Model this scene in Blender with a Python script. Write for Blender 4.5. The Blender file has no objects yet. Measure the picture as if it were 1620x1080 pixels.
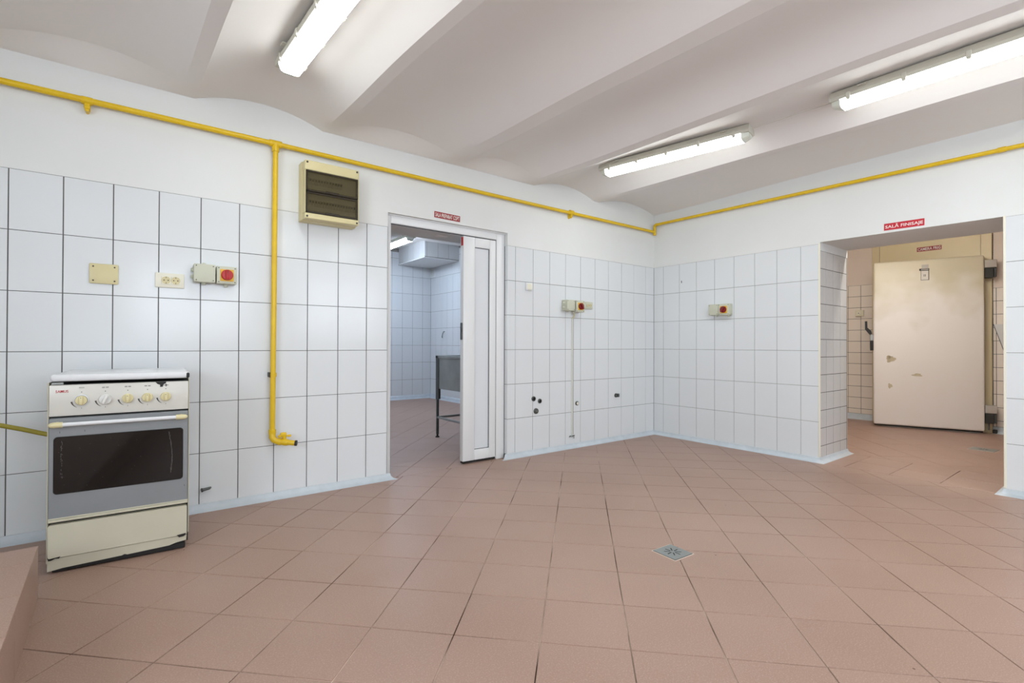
import bpy, bmesh, math, random
from mathutils import Vector, Matrix
random.seed(7)
C = bpy.context.scene.collection
S = bpy.context.scene
# ------------------------------------------------------------ camera, world, light, exposure
cam = bpy.data.objects.new('camera', bpy.data.cameras.new('camera')); C.objects.link(cam); S.camera = cam
yaw, pit, roll = 0.9207, 0.006735, 0.0032
fw = Vector((math.cos(yaw)*math.cos(pit), math.sin(yaw)*math.cos(pit), math.sin(pit)))
r0 = Vector((math.sin(yaw), -math.cos(yaw), 0)); u0 = r0.cross(fw)
r2 = r0*math.cos(roll)+u0*math.sin(roll); u2 = -r0*math.sin(roll)+u0*math.cos(roll)
m = Matrix((r2, u2, -fw)).transposed().to_4x4(); m.translation = Vector((-4.57, -3.407, 0.98))
cam.matrix_world = m
cam.data.sensor_width = 36; cam.data.lens = 779.8/1620*36; cam.data.clip_start = 0.05; cam.data.clip_end = 100
vs = S.view_settings
vs.view_transform = 'Standard'; vs.look = 'None'; vs.gamma = 1; vs.use_curve_mapping = False
vs.exposure = 0.12
W = bpy.data.worlds.new('world'); S.world = W; W.use_nodes = True
W.node_tree.nodes['Background'].inputs[0].default_value = (0.72, 0.83, 1.0, 1)
W.node_tree.nodes['Background'].inputs[1].default_value = 4.0
LAMP = 19.5        # radiance of the lit diffusers in the main room
def area(name, loc, rot, sx, sy, power, col):
    d = bpy.data.lights.new(name, 'AREA'); d.shape = 'RECTANGLE'; d.size = sx; d.size_y = sy; d.energy = power; d.color = col
    o = bpy.data.objects.new(name, d); C.objects.link(o); o.location = loc; o.rotation_euler = rot; return o
# fill light at two assumed windows, added behind the camera
area('window_daylight', (-3.9, -5.62, 1.65), (math.radians(90), 0, 0), 1.5, 1.1, 15, (0.9, 0.96, 1.0))
area('window_daylight', (-1.6, -5.62, 1.65), (math.radians(90), 0, 0), 1.5, 1.1, 15, (0.9, 0.96, 1.0))

# fill light added left of the camera to brighten the right wall
area('window_daylight', (-6.82, -3.7, 1.65), (math.radians(90), 0, math.radians(-90)), 1.6, 1.1, 72, (0.9, 0.96, 1.0))
# ------------------------------------------------------------ materials
MATS = {}
def lin(c):
    return tuple(((v/255)/12.92 if v/255 <= .04045 else ((v/255+.055)/1.055)**2.4) for v in c)
def mat(name, col, rough=.5, metal=0.0, noise=0.0, scale=8.0, col2=None, bump=0.0, bscale=60.0, emit=None, spec=.5, alpha=None, trans=0.0, detail=4):
    M = bpy.data.materials.new(name); M.use_nodes = True; nt = M.node_tree; b = nt.nodes['Principled BSDF']
    c = lin(col)+(1,)
    b.inputs['Base Color'].default_value = c; b.inputs['Roughness'].default_value = rough; b.inputs['Metallic'].default_value = metal
    b.inputs['Specular IOR Level'].default_value = spec
    if trans: b.inputs['Transmission Weight'].default_value = trans
    if alpha is not None: b.inputs['Alpha'].default_value = alpha
    tc = nt.nodes.new('ShaderNodeTexCoord')
    if noise:
        n = nt.nodes.new('ShaderNodeTexNoise'); n.inputs['Scale'].default_value = scale; n.inputs['Detail'].default_value = detail
        nt.links.new(tc.outputs['Object'], n.inputs['Vector'])
        rp = nt.nodes.new('ShaderNodeValToRGB'); rp.color_ramp.elements[0].position = .5-noise/2; rp.color_ramp.elements[1].position = .5+noise/2
        rp.color_ramp.elements[0].color = c; rp.color_ramp.elements[1].color = lin(col2)+(1,)
        nt.links.new(n.outputs['Fac'], rp.inputs['Fac']); nt.links.new(rp.outputs['Color'], b.inputs['Base Color'])
    if bump:
        n = nt.nodes.new('ShaderNodeTexNoise'); n.inputs['Scale'].default_value = bscale; n.inputs['Detail'].default_value = 3
        nt.links.new(tc.outputs['Object'], n.inputs['Vector'])
        bp = nt.nodes.new('ShaderNodeBump'); bp.inputs['Strength'].default_value = bump; bp.inputs['Distance'].default_value = .01
        nt.links.new(n.outputs['Fac'], bp.inputs['Height']); nt.links.new(bp.outputs['Normal'], b.inputs['Normal'])
    if emit:
        b.inputs['Emission Color'].default_value = emit[0]+(1,) if len(emit[0]) == 3 else emit[0]
        b.inputs['Emission Strength'].default_value = emit[1]
    MATS[name] = M; return M
plaster = mat('plaster', (226, 228, 226), .75, noise=.6, scale=2.5, col2=(230, 232, 231), bump=.15, bscale=9, spec=.25)
ceilm = mat('ceiling_paint', (235, 232, 229), .8, noise=.7, scale=1.6, col2=(238, 236, 233), bump=.25, bscale=4, spec=.2)
plaster_w = mat('plaster_warm', (225, 212, 200), .75, noise=.6, scale=2.5, col2=(230, 217, 205), spec=.25)
tile_m = mat('white_glazed_tile', (222, 226, 229), .16, noise=.7, scale=2.0, col2=(226, 230, 232), spec=.45)
tile_s = mat('small_glazed_tile', (205, 206, 206), .2, noise=.7, scale=3.0, col2=(212, 213, 213), spec=.45)
tile_p = mat('pinkish_glazed_tile', (238, 228, 216), .2, noise=.7, scale=3.0, col2=(241, 232, 221), spec=.45)
grout = mat('dark_grout', (80, 79, 78), .9, noise=.5, scale=7, col2=(112, 110, 107), spec=.1)
grout_f = mat('far_grout', (112, 110, 106), .9, noise=.5, scale=9, col2=(160, 158, 152), spec=.1)
cove_m = mat('cove_paint', (206, 214, 221), .45, noise=.6, scale=14, col2=(190, 200, 206), bump=.2, bscale=20)
steel = mat('brushed_steel', (166, 170, 168), .45, .6, noise=.5, scale=5, col2=(144, 148, 146))
steel_d = mat('dull_steel', (105, 108, 106), .5, .7, noise=.5, scale=9, col2=(88, 92, 90))
chrome = mat('chrome', (190, 190, 190), .2, 1.0)
black = mat('black_paint', (22, 21, 21), .5)
darkhole = mat('dark_hole', (14, 13, 13), .8)
yellow = mat('yellow_paint', (232, 196, 30), .35, noise=.5, scale=12, col2=(222, 182, 22), bump=.1, bscale=30)
hose_m = mat('yellow_hose', (150, 138, 40), .5)
cream = mat('cream_plastic', (226, 221, 196), .4)
creamy = mat('aged_cream_plastic', (212, 200, 150), .4, noise=.6, scale=6, col2=(220, 210, 165))
ivory = mat('ivory_plastic', (235, 232, 215), .35)
greyp = mat('grey_green_plastic', (203, 205, 186), .45)
darkp = mat('dark_screw', (52, 52, 48), .5)
redp = mat('red_plastic', (186, 28, 30), .35)
redd = mat('dark_red_plastic', (128, 20, 26), .35)
orangep = mat('yellow_plate', (236, 186, 50), .4)
pvc = mat('white_pvc', (232, 234, 235), .3, spec=.4)
pvc_in = mat('pvc_panel', (222, 226, 230), .3, spec=.4)
gasket = mat('grey_gasket', (90, 92, 94), .7)
enamel = mat('white_enamel', (228, 230, 232), .18)
stove_cream = mat('cream_enamel', (204, 200, 180), .35, noise=.6, scale=5, col2=(196, 191, 170), bump=.03, bscale=30)
stove_panel = mat('control_panel_enamel', (214, 212, 204), .32)
stove_grey = mat('grey_painted_steel', (146, 150, 153), .38, .25, noise=.6, scale=4, col2=(136, 140, 142))
glass_b = mat('black_oven_glass', (16, 15, 15), .08, noise=.25, scale=3, col2=(24, 23, 22), spec=.5)
scratch = mat('scratched_glass', (95, 93, 90), .6)
knob_m = mat('yellowed_knob', (222, 212, 166), .35)
knob_w = mat('white_knob', (222, 222, 218), .35)
red_sign = mat('red_sign_vinyl', (196, 30, 48), .45)
dark_sign = mat('dark_red_sign_vinyl', (150, 24, 30), .45)
white_v = mat('white_vinyl', (240, 236, 232), .5)
red_ink = mat('red_ink', (190, 20, 28), .5)
ink = mat('dark_ink', (70, 68, 66), .6)
panel_c = mat('cream_insulated_panel', (214, 198, 158), .42, noise=.7, scale=2.5, col2=(222, 208, 170))
paper = mat('paper', (226, 222, 212), .6)
tape = mat('grey_tape', (186, 180, 172), .5)
stain = mat('brown_stain', (196, 182, 150), .6, noise=.5, scale=30, col2=(206, 194, 166))
smoke = mat('smoked_cover', (74, 66, 40), .1, alpha=.48, spec=.5)
smoke_e = mat('smoked_cover_edge', (52, 46, 38), .2)
breaker_m = mat('breaker_grey', (186, 176, 138), .5)
cable_m = mat('white_cable', (216, 214, 206), .5)
trunk_m = mat('white_trunking', (222, 222, 214), .45)
vent_m = mat('vent_grille', (205, 212, 206), .5)
rubber = mat('dark_rubber', (34, 32, 30), .8)
diff_on = mat('lit_diffuser', (245, 245, 245), .4, emit=((0.965, 1.0, 0.985), LAMP))
diff_cool = mat('lit_cool_diffuser', (240, 245, 250), .4, emit=((0.70, 0.82, 1.0), 46.0))
diff_warm = mat('lit_warm_diffuser', (250, 240, 225), .4, emit=((1.0, 0.94, 0.86), 58.0))
side_on = mat('lit_diffuser_side', (245, 245, 245), .4, emit=((0.965, 1.0, 0.985), LAMP*.48))
SIDE = {'lit_diffuser': side_on}
diff_end = mat('diffuser_end', (228, 234, 222), .25)
house_m = mat('lamp_housing', (205, 203, 190), .5)
drain_m = mat('drain_steel', (150, 156, 154), .4, .6)
drain_g = mat('drain_grout', (222, 206, 192), .8)
glasspane = mat('window_glass', (235, 240, 245), .02, trans=1.0)

# floor tiles: speckled terracotta stoneware, tone changes tile by tile
def floor_mat(name, c1, c2, c3):
    M = bpy.data.materials.new(name); M.use_nodes = True; nt = M.node_tree; b = nt.nodes['Principled BSDF']; L = nt.links
    geo = nt.nodes.new('ShaderNodeNewGeometry'); oi = nt.nodes.new('ShaderNodeObjectInfo')
    n1 = nt.nodes.new('ShaderNodeTexNoise'); n1.inputs['Scale'].default_value = 1.3; n1.inputs['Detail'].default_value = 5; L.new(geo.outputs['Position'], n1.inputs['Vector'])
    n2 = nt.nodes.new('ShaderNodeTexNoise'); n2.inputs['Scale'].default_value = 210; n2.inputs['Detail'].default_value = 2; L.new(geo.outputs['Position'], n2.inputs['Vector'])
    mx = nt.nodes.new('ShaderNodeMix'); mx.data_type = 'RGBA'
    mx.inputs[6].default_value = lin(c1)+(1,); mx.inputs[7].default_value = lin(c2)+(1,)
    a = nt.nodes.new('ShaderNodeMath'); a.operation = 'MULTIPLY_ADD'; L.new(oi.outputs['Random'], a.inputs[0]); a.inputs[1].default_value = .18
    s = nt.nodes.new('ShaderNodeMath'); s.operation = 'MULTIPLY_ADD'; L.new(n1.outputs['Fac'], s.inputs[0]); s.inputs[1].default_value = 1.4; s.inputs[2].default_value = -.3
    L.new(s.outputs[0], a.inputs[2]); L.new(a.outputs[0], mx.inputs[0])
    m2 = nt.nodes.new('ShaderNodeMix'); m2.data_type = 'RGBA'; L.new(mx.outputs[2], m2.inputs[6]); m2.inputs[7].default_value = lin(c3)+(1,)
    rp = nt.nodes.new('ShaderNodeValToRGB'); rp.color_ramp.elements[0].position = .5; rp.color_ramp.elements[1].position = .72
    rp.color_ramp.elements[1].color = (.55, .55, .55, 1); L.new(n2.outputs['Fac'], rp.inputs[0]); L.new(rp.outputs[0], m2.inputs[0])
    # sparse dark specks of dirt
    v = nt.nodes.new('ShaderNodeTexVoronoi'); v.inputs['Scale'].default_value = 5.5; L.new(geo.outputs['Position'], v.inputs['Vector'])
    lt = nt.nodes.new('ShaderNodeMath'); lt.operation = 'LESS_THAN'; lt.inputs[1].default_value = .022; L.new(v.outputs['Distance'], lt.inputs[0])
    m3 = nt.nodes.new('ShaderNodeMix'); m3.data_type = 'RGBA'; L.new(m2.outputs[2], m3.inputs[6]); m3.inputs[7].default_value = lin((95, 68, 55))+(1,)
    L.new(lt.outputs[0], m3.inputs[0]); L.new(m3.outputs[2], b.inputs['Base Color'])
    b.inputs['Roughness'].default_value = .42; b.inputs['Specular IOR Level'].default_value = .45
    bp = nt.nodes.new('ShaderNodeBump'); bp.inputs['Strength'].default_value = .12; bp.inputs['Distance'].default_value = .003
    L.new(n2.outputs['Fac'], bp.inputs['Height']); L.new(bp.outputs['Normal'], b.inputs['Normal'])
    return M
floor_m = floor_mat('terracotta_floor_tile', (156, 126, 110), (172, 143, 128), (190, 164, 150))
fgrout = mat('floor_grout', (70, 50, 42), .9, noise=.22, scale=2.6, col2=(206, 184, 168), spec=.1, detail=6)

# ------------------------------------------------------------ mesh helpers
class MB:
    def __init__(s): s.bm = bmesh.new(); s.mi = 0
    def _tag(s, fs):
        for f in fs: f.material_index = s.mi
    def poly(s, pts, faces):
        vs_ = [s.bm.verts.new(p) for p in pts]; out = []
        for f in faces:
            try: out.append(s.bm.faces.new([vs_[i] for i in f]))
            except ValueError: pass
        s._tag(out); return s
    def box(s, x0, x1, y0, y1, z0, z1, M=None):
        P = [Vector((x, y, z)) for x in (x0, x1) for y in (y0, y1) for z in (z0, z1)]
        if M is not None: P = [M @ p for p in P]
        return s.poly(P, [(0, 1, 3, 2), (4, 6, 7, 5), (0, 4, 5, 1), (2, 3, 7, 6), (0, 2, 6, 4), (1, 5, 7, 3)])
    def bbox(s, x0, x1, y0, y1, z0, z1, r=.004, seg=2, M=None):
        b = bmesh.new(); bmesh.ops.create_cube(b, size=1)
        for v in b.verts: v.co = Vector(((x0+x1)/2+v.co.x*(x1-x0), (y0+y1)/2+v.co.y*(y1-y0), (z0+z1)/2+v.co.z*(z1-z0)))
        r = min(r, .49*min(x1-x0, y1-y0, z1-z0))
        bmesh.ops.bevel(b, geom=b.edges[:], offset=r, segments=seg, affect='EDGES', profile=.5)
        if M is not None: b.transform(M)
        return s.join(b)
    def join(s, b):
        b.verts.index_update(); P = [v.co.copy() for v in b.verts]; F = [[v.index for v in f.verts] for f in b.faces]; b.free()
        return s.poly(P, F)
    def prism(s, pts, axis, a0, a1, M=None):   # polygon in the plane across axis, extruded
        def mk(p, a):
            if axis == 'x': q = Vector((a, p[0], p[1]))
            elif axis == 'y': q = Vector((p[0], a, p[1]))
            else: q = Vector((p[0], p[1], a))
            return M @ q if M is not None else q
        n = len(pts); P = [mk(p, a0) for p in pts]+[mk(p, a1) for p in pts]
        return s.poly(P, [tuple(range(n))[::-1], tuple(range(n, 2*n))]+[(i, (i+1) % n, n+(i+1) % n, n+i) for i in range(n)])
    def tube(s, path, r, seg=12, cap=True, M=None):
        path = [Vector(p) for p in path]; n = len(path); rs = r if isinstance(r, (list, tuple)) else [r]*n
        P = []; up = None
        for i, p in enumerate(path):
            d = (path[min(i+1, n-1)]-path[max(i-1, 0)]).normalized()
            if up is None: up = Vector((0, 0, 1)) if abs(d.z) < .9 else Vector((1, 0, 0))
            a = d.cross(up).normalized(); b = a.cross(d).normalized(); up = b
            for k in range(seg):
                t = 2*math.pi*k/seg; P.append(p+rs[i]*(a*math.cos(t)+b*math.sin(t)))
        F = [(i*seg+k, i*seg+(k+1) % seg, (i+1)*seg+(k+1) % seg, (i+1)*seg+k) for i in range(n-1) for k in range(seg)]
        if cap: F += [tuple(range(seg)), tuple(range((n-1)*seg, n*seg))[::-1]]
        if M is not None: P = [M @ p for p in P]
        return s.poly(P, F)
    def lathe(s, prof, origin, axis, seg=24):   # prof: (radius, height along axis)
        ax = Vector(axis).normalized(); u = ax.orthogonal().normalized(); v = ax.cross(u); o = Vector(origin)
        P = []; F = []; n = len(prof)
        for r, h in prof:
            for k in range(seg):
                t = 2*math.pi*k/seg; P.append(o+ax*h+r*(u*math.cos(t)+v*math.sin(t)))
        for i in range(n-1):
            for k in range(seg): F.append((i*seg+k, i*seg+(k+1) % seg, (i+1)*seg+(k+1) % seg, (i+1)*seg+k))
        F += [tuple(range(seg)), tuple(range((n-1)*seg, n*seg))]
        return s.poly(P, F)
    def mesh(s, name, mats, smooth=False):
        bmesh.ops.recalc_face_normals(s.bm, faces=s.bm.faces[:])
        me = bpy.data.meshes.new(name); s.bm.to_mesh(me); s.bm.free()
        for q in (mats if isinstance(mats, (list, tuple)) else [mats]): me.materials.append(q)
        if smooth: sharpen(me)
        return me
    def obj(s, name, mats, parent=None, smooth=False, **k):
        return link(name, s.mesh(name, mats, smooth), parent, **k)
def sharpen(me, ang=35):
    for p in me.polygons: p.use_smooth = True
    try: me.set_sharp_from_angle(angle=math.radians(ang))
    except Exception: pass
def link(name, me, parent=None, loc=None, rot=None, label=None, cat=None, group=None, kind=None):
    o = bpy.data.objects.new(name, me); C.objects.link(o)
    if parent is not None: o.parent = parent
    if loc is not None: o.location = loc
    if rot is not None: o.rotation_euler = rot
    for k, v in (('label', label), ('category', cat), ('group', group), ('kind', kind)):
        if v: o[k] = v
    return o
def empty(name, loc=(0, 0, 0), rz=0, **k): return link(name, None, None, loc, (0, 0, rz), **k)
PI = math.pi

# ------------------------------------------------------------ glazed tiles laid one by one
TC = {}
def tile_mesh(w, h, mt, t=.007):
    k = (round(w, 3), round(h, 3), mt.name)
    if k not in TC:
        c = .0012; b = MB()
        P = [(-w/2, t, -h/2), (w/2, t, -h/2), (w/2, t, h/2), (-w/2, t, h/2), (-w/2, c, -h/2), (w/2, c, -h/2), (w/2, c, h/2), (-w/2, c, h/2),
             (-w/2+c, 0, -h/2+c), (w/2-c, 0, -h/2+c), (w/2-c, 0, h/2-c), (-w/2+c, 0, h/2-c)]
        F = [(3, 2, 1, 0)]
        for a in (0, 4): F += [(a+i, a+(i+1) % 4, a+4+(i+1) % 4, a+4+i) for i in range(4)]
        F.append((8, 9, 10, 11))
        TC[k] = b.poly(P, F).mesh('tile', mt)
    return TC[k]
def tiles(parent, ox, oy, rz, a0, a1, z0, z1, aoff, zoff, w, h, jv, jh, mt, skip=None):
    """tiles facing local -y from a0 to a1 along local x; grid lines at aoff+k*w and zoff+k*h"""
    ca, sa = math.cos(rz), math.sin(rz)
    k0 = math.floor((a0-aoff)/w+1e-6); k1 = math.ceil((a1-aoff)/w-1e-6)
    q0 = math.floor((z0-zoff)/h+1e-6); q1 = math.ceil((z1-zoff)/h-1e-6)
    for i in range(k0, k1):
        xa, xb = max(a0, aoff+i*w)+jv/2, min(a1, aoff+(i+1)*w)-jv/2
        if xb-xa < .012: continue
        for j in range(q0, q1):
            za, zb = max(z0, zoff+j*h)+jh/2, min(z1, zoff+(j+1)*h)-jh/2
            if zb-za < .008: continue
            cx, cz = (xa+xb)/2, (za+zb)/2
            if skip and skip(cx, cz): continue
            d = random.uniform(-.0003, .0003)
            link('tile', tile_mesh(xb-xa, zb-za, mt), parent, (ox+ca*cx-sa*d, oy+sa*cx+ca*d, cz),
                 (math.radians(random.uniform(-.12, .12)), 0, rz+math.radians(random.uniform(-.12, .12))))

# ------------------------------------------------------------ the setting: walls
ZT = 1.838; ROW = .038; H = .30; T = 2.72
TH = .39        # thickness of the left wall
# left wall with the doorway (opening x -3.12..-2.03, head 1.944)
b = MB()
b.mi = 0
for x0, x1 in ((-6.6, -3.12), (-2.03, 0)):
    b.box(x0, x1, -.0006, TH, ZT, T); 
b.box(-3.12, -2.03, -.0006, .10, 1.944, T); b.box(-3.12, -2.03, .10, TH, 1.885, T)
b.mi = 1
b.box(-6.6, -3.12, .003, TH, 0, ZT); b.box(-2.026, 0, .003, TH, 0, ZT)
wall_left = b.obj('wall_left', [plaster, grout], kind='structure')
XF = -5.0764; XB = -1.9429; YR = -.1241
tiles(wall_left, 0, 0, 0, -6.4, -3.12, ROW, ZT, XF, ROW, .2, H, .0045, .003, tile_m)
tiles(wall_left, 0, 0, 0, -2.03, 0, ROW, ZT, XB, ROW, .2, H, .0032, .003, tile_m)
tiles(wall_left, -2.03, .007, -PI/2, -.034, 0, ROW, ZT, -1, ROW, 2, H, .003, .003, tile_m)
# right wall (0.6 m thick) with the doorway y -1.675..-2.78
Y1, Y2, RT = -1.675, -2.78, .60
b = MB(); b.mi = 0
b.box(-.0006, RT, Y1, TH, ZT, T); b.box(-.0006, RT, -5.4, Y2, ZT, T)
b.prism([(Y1, 1.852), (Y2, 1.841), (Y2, T), (Y1, T)], 'x', -.0006, RT)
b.box(.003, RT-.001, Y1-.0006, Y1+.02, 1.784, ZT+.02); b.box(.003, RT-.001, Y2-.02, Y2+.0006, 1.784, ZT)
b.mi = 1
b.box(.003, RT-.003, Y1+.003, TH, 0, ZT); b.box(.003, RT-.003, -5.4, Y2-.003, 0, ZT)
b.mi = 2
b.box(RT-.003, RT, Y1+.001, TH, 0, ZT); b.box(RT-.003, RT, -5.4, Y2-.001, 0, ZT)
b.mi = 3
b.box(.004, RT-.004, Y1+.0024, Y1+.02, .01, 1.784); b.box(.004, RT-.004, Y2-.02, Y2-.0024, .01, 1.784)
wall_right = b.obj('wall_right', [plaster, grout_f, plaster_w, grout], kind='structure')
tiles(wall_right, 0, 0, -PI/2, 0, -Y1, ROW, ZT, -YR, ROW, .2, H, .003, .003, tile_m)
tiles(wall_right, 0, 0, -PI/2, -Y2, 4.6, ROW, ZT, -Y2, ROW, .2, H, .003, .003, tile_m)
tiles(wall_right, 0, Y1, 0, .006, RT, ROW, 1.784, -.015, .134, .15, .15, .008, .005, tile_s)
tiles(wall_right, 0, Y2, PI, -RT, -.006, ROW, 1.784, -.585, .134, .15, .15, .008, .005, tile_s)
# walls behind the camera: tiled at the same height, two assumed windows added for light
b = MB(); b.mi = 0
WX = ((-4.65, -3.15), (-2.35, -.85))
b.box(-6.6, 0, -5.6, -5.4, 2.2, T); b.box(-6.6, 0, -5.6, -5.4, 0, 1.1)
for x0, x1 in ((-6.6, WX[0][0]), (WX[0][1], WX[1][0]), (WX[1][1], 0)): b.box(x0, x1, -5.6, -5.4, 1.1, 2.2)
b.obj('wall_back', [plaster], kind='structure')
b = MB(); b.box(-6.8, -6.6, -5.6, -4.5, 0, T); b.box(-6.8, -6.6, -2.9, TH, 0, T); b.box(-6.8, -6.6, -4.5, -2.9, 0, 1.1); b.box(-6.8, -6.6, -4.5, -2.9, 2.2, T)
b.obj('wall_far_left', [plaster], kind='structure')
b = MB()
for q in ((-4.5, -4.44, 1.1, 2.2), (-2.96, -2.9, 1.1, 2.2), (-4.44, -2.96, 1.1, 1.16), (-4.44, -2.96, 2.14, 2.2), (-3.74, -3.66, 1.16, 2.14)): b.box(-6.73, -6.67, *q)
b.obj('window_3', pvc, kind='structure')  # unseen frame, added with the fill light for the right wall
for i, (x0, x1) in enumerate(WX):
    b = MB()
    for q in ((x0, x0+.06, 1.1, 2.2), (x1-.06, x1, 1.1, 2.2), (x0, x1, 1.1, 1.16), (x0, x1, 2.14, 2.2), ((x0+x1)/2-.04, (x0+x1)/2+.04, 1.1, 2.2)):
        b.box(q[0], q[1], -5.53, -5.47, q[2], q[3])
    w = b.obj('window_%d' % (i+1), pvc, kind='structure')  # unseen pair, added for light from behind the camera

# ceiling: shallow brick vaults between beams, running along y (slightly skewed), 0.05 m higher crown
CUSP = [(-7.0, .03), (-6.05, .03), (-5.2, .03), (-4.345, .035), (-3.55, .035), (-2.605, .06), (-1.78, .045), (-.925, .035), (.02, .0)]
SK = .048; ZC = 2.412
prof = []
for (xa, fa), (xb, fb) in zip(CUSP[:-1], CUSP[1:]):
    x0, x1 = xa+fa, xb-fb; n = 20
    for i in range(n+1):
        t = i/n; prof.append((x0+(x1-x0)*t, (1-(2*t-1)**2)))
b = MB(); ny = 48; P = []; F = []
ys = [.12, .002, -.05, -.10, -.149, -.152]+[-.152-5.448*j/(ny-5) for j in range(1, ny-4)]
for j, y in enumerate(ys):
    for i, (x, z) in enumerate(prof):
        wob = .004*math.sin(y*2.3+x*1.7)+.003*math.sin(y*5.1+x*.8+1)
        q = min(1, max(0, -y/.75)); rise = .075+.048*q*q*(3-2*q)
        if x > -.93: rise = .075
        if x < -4.36 or -3.54 < x < -1.81: rise *= min(1, max(0, (.0-y)/.15))   # plaster fillet closing the end of these vaults
        P.append((x-SK*y+wob, y, ZC+rise*z+.002*math.sin(y*3+x*2)))
n = len(prof)
for j in range(ny):
    for i in range(n-1): F.append((j*n+i, j*n+i+1, (j+1)*n+i+1, (j+1)*n+i))
b.poly(P, F); me = b.mesh('ceiling', ceilm); sharpen(me, 24)
ceiling = link('ceiling', me, kind='structure')
b = MB(); b.box(-7.1, .6, -5.6, TH, 2.62, 2.72); b.obj('ceiling_slab', ceilm, kind='structure')

# left-hand far room (seen through the white door)
b = MB(); b.mi = 0; b.box(-4.2, -.04, 4.783, 4.98, 0, 2.75)
wf = b.obj('wall_far_room_back', [grout_f], kind='structure')
tiles(wf, 0, 4.78, 0, -4.0, -.24, .04, 2.62, -.405-4.0, .04-.0, .2, .3085, .004, .004, tile_m)
b = MB(); b.box(-.237, -.04, TH, 4.783, 0, 2.75)
wr = b.obj('wall_far_room_right', [grout_f], kind='structure')
tiles(wr, -.24, 0, -PI/2, -4.78, -TH, .04, 2.62, -4.78, .04, .2, .3085, .004, .004, tile_m)
MB().box(-4.2, -4.0, TH, 4.78, 0, 2.75).obj('wall_far_room_left', plaster, kind='structure')
b = MB(); b.box(-4.0, -.04, TH, 3.62, 2.615, 2.7); b.box(-4.0, -.04, 3.62, 4.8, 2.68, 2.75)
b.obj('ceiling_far_room', ceilm, kind='structure')
b = MB(); b.box(-.877, -.24, 3.783, 4.78, 2.398, 2.68)
dc = b.obj('duct_casing', [grout_f], label='tiled boxed-in duct under the ceiling in the corner of the far room', cat='duct casing')
tiles(dc, 0, 3.78, 0, -.88, -.24, 2.41, 2.68, -.84, 2.41-.0385, .2, .3085, .004, .004, tile_s)
tiles(dc, -.88, 0, -PI/2, -4.78, -3.78, 2.41, 2.68, -4.78, 2.41-.0385, .2, .3085, .004, .004, tile_s)
MB().box(-.885, -.24, 3.775, 4.78, 2.39, 2.398).obj('soffit_board', pvc, dc)
MB().bbox(-.892, -.884, 3.77, 4.78, 2.388, 2.404, .002, 1).obj('edge_strip', pvc, dc)

# right-hand cold room lobby
RX = 3.13
b = MB(); b.mi = 0
b.box(RX, RX+.2, -1.12, .4, 1.792, 2.75); b.box(RX, RX+.2, -4.6, -2.262, 1.64, 2.75); b.box(RX, RX+.2, -2.262, -1.12, 2.45, 2.75)
b.mi = 1
b.box(RX+.003, RX+.2, -1.12, .4, 0, 1.792); b.box(RX+.003, RX+.2, -4.6, -2.262, 0, 1.64)
wc = b.obj('wall_lobby_back', [plaster_w, grout], kind='structure')
tiles(wc, RX, 0, -PI/2, -.1, 1.12, .075, 1.792, .985, .142, .15, .15, .005, .005, tile_p)
tiles(wc, RX, 0, -PI/2, 2.262, 3.4, .075, 1.64, 2.29, .142, .15, .15, .005, .005, tile_p)
MB().box(.6, RX+.2, .1, .4, 0, 2.75).obj('wall_lobby_left', plaster_w, kind='structure')
MB().box(.6, RX+.2, -4.8, -4.6, 0, 2.75).obj('wall_lobby_right', plaster_w, kind='structure')
MB().box(.595, RX+.2, -4.8, .4, 2.62, 2.75).obj('ceiling_lobby', plaster_w, kind='structure')

# painted cove skirting swept along the foot of the walls
def cove(name, pts, hgt=.042, dep=.042, flare0=0, flare1=0):
    pr_ = [(0, hgt), (.004, hgt*.96), (dep*.2, hgt*.55), (dep*.45, hgt*.22), (dep*.75, hgt*.07), (dep, 0), (-.002, 0)]
    pts = [Vector(p) for p in pts]; n = len(pts); ring = []
    for i, p in enumerate(pts):
        d0 = (p-pts[i-1]).normalized() if i else (pts[1]-p).normalized()
        d1 = (pts[i+1]-p).normalized() if i < n-1 else d0
        n0 = Vector((d0.y, -d0.x)); n1 = Vector((d1.y, -d1.x)); o = (n0+n1)/(1+n0.dot(n1))
        ring.append((p, o, d0 if i else -d1))
    b = MB(); P = []; F = []; k = len(pr_)
    for i, (p, o, d) in enumerate(ring):
        ext = (flare0 if i == 0 else flare1 if i == n-1 else 0)
        for dd, z in pr_:
            e = (d if i == n-1 else (pts[0]-pts[1]).normalized() if i == 0 else Vector((0, 0)))*ext*(max(dd, 0)/dep)
            q = p+o*dd+e; P.append((q.x, q.y, z))
    for i in range(n-1):
        for j in range(k): F.append((i*k+j, i*k+(j+1) % k, (i+1)*k+(j+1) % k, (i+1)*k+j))
    F += [tuple(range(k)), tuple(range((n-1)*k, n*k))]
    me = b.poly(P, F).mesh(name, cove_m); sharpen(me, 50)
    return link(name, me, kind='structure')
cove('baseboard_left', [(-6.6, 0), (-3.10, 0)], flare1=.05)
cove('baseboard_corner', [(-2.05, 0), (0, 0), (0, Y1), (RT, Y1), (RT, .1)], flare0=.06)
cove('baseboard_right', [(RT, -4.6), (RT, Y2), (0, Y2), (0, -5.4)])
cove('baseboard_far_room', [(-4.0, 4.78), (-.24, 4.78), (-.24, TH)], .07, .045)
cove('baseboard_lobby_left', [(RX, .1), (RX, -1.12)], .075, .04)
cove('baseboard_lobby_right', [(RX, -2.262), (RX, -4.6)], .075, .04)
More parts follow.
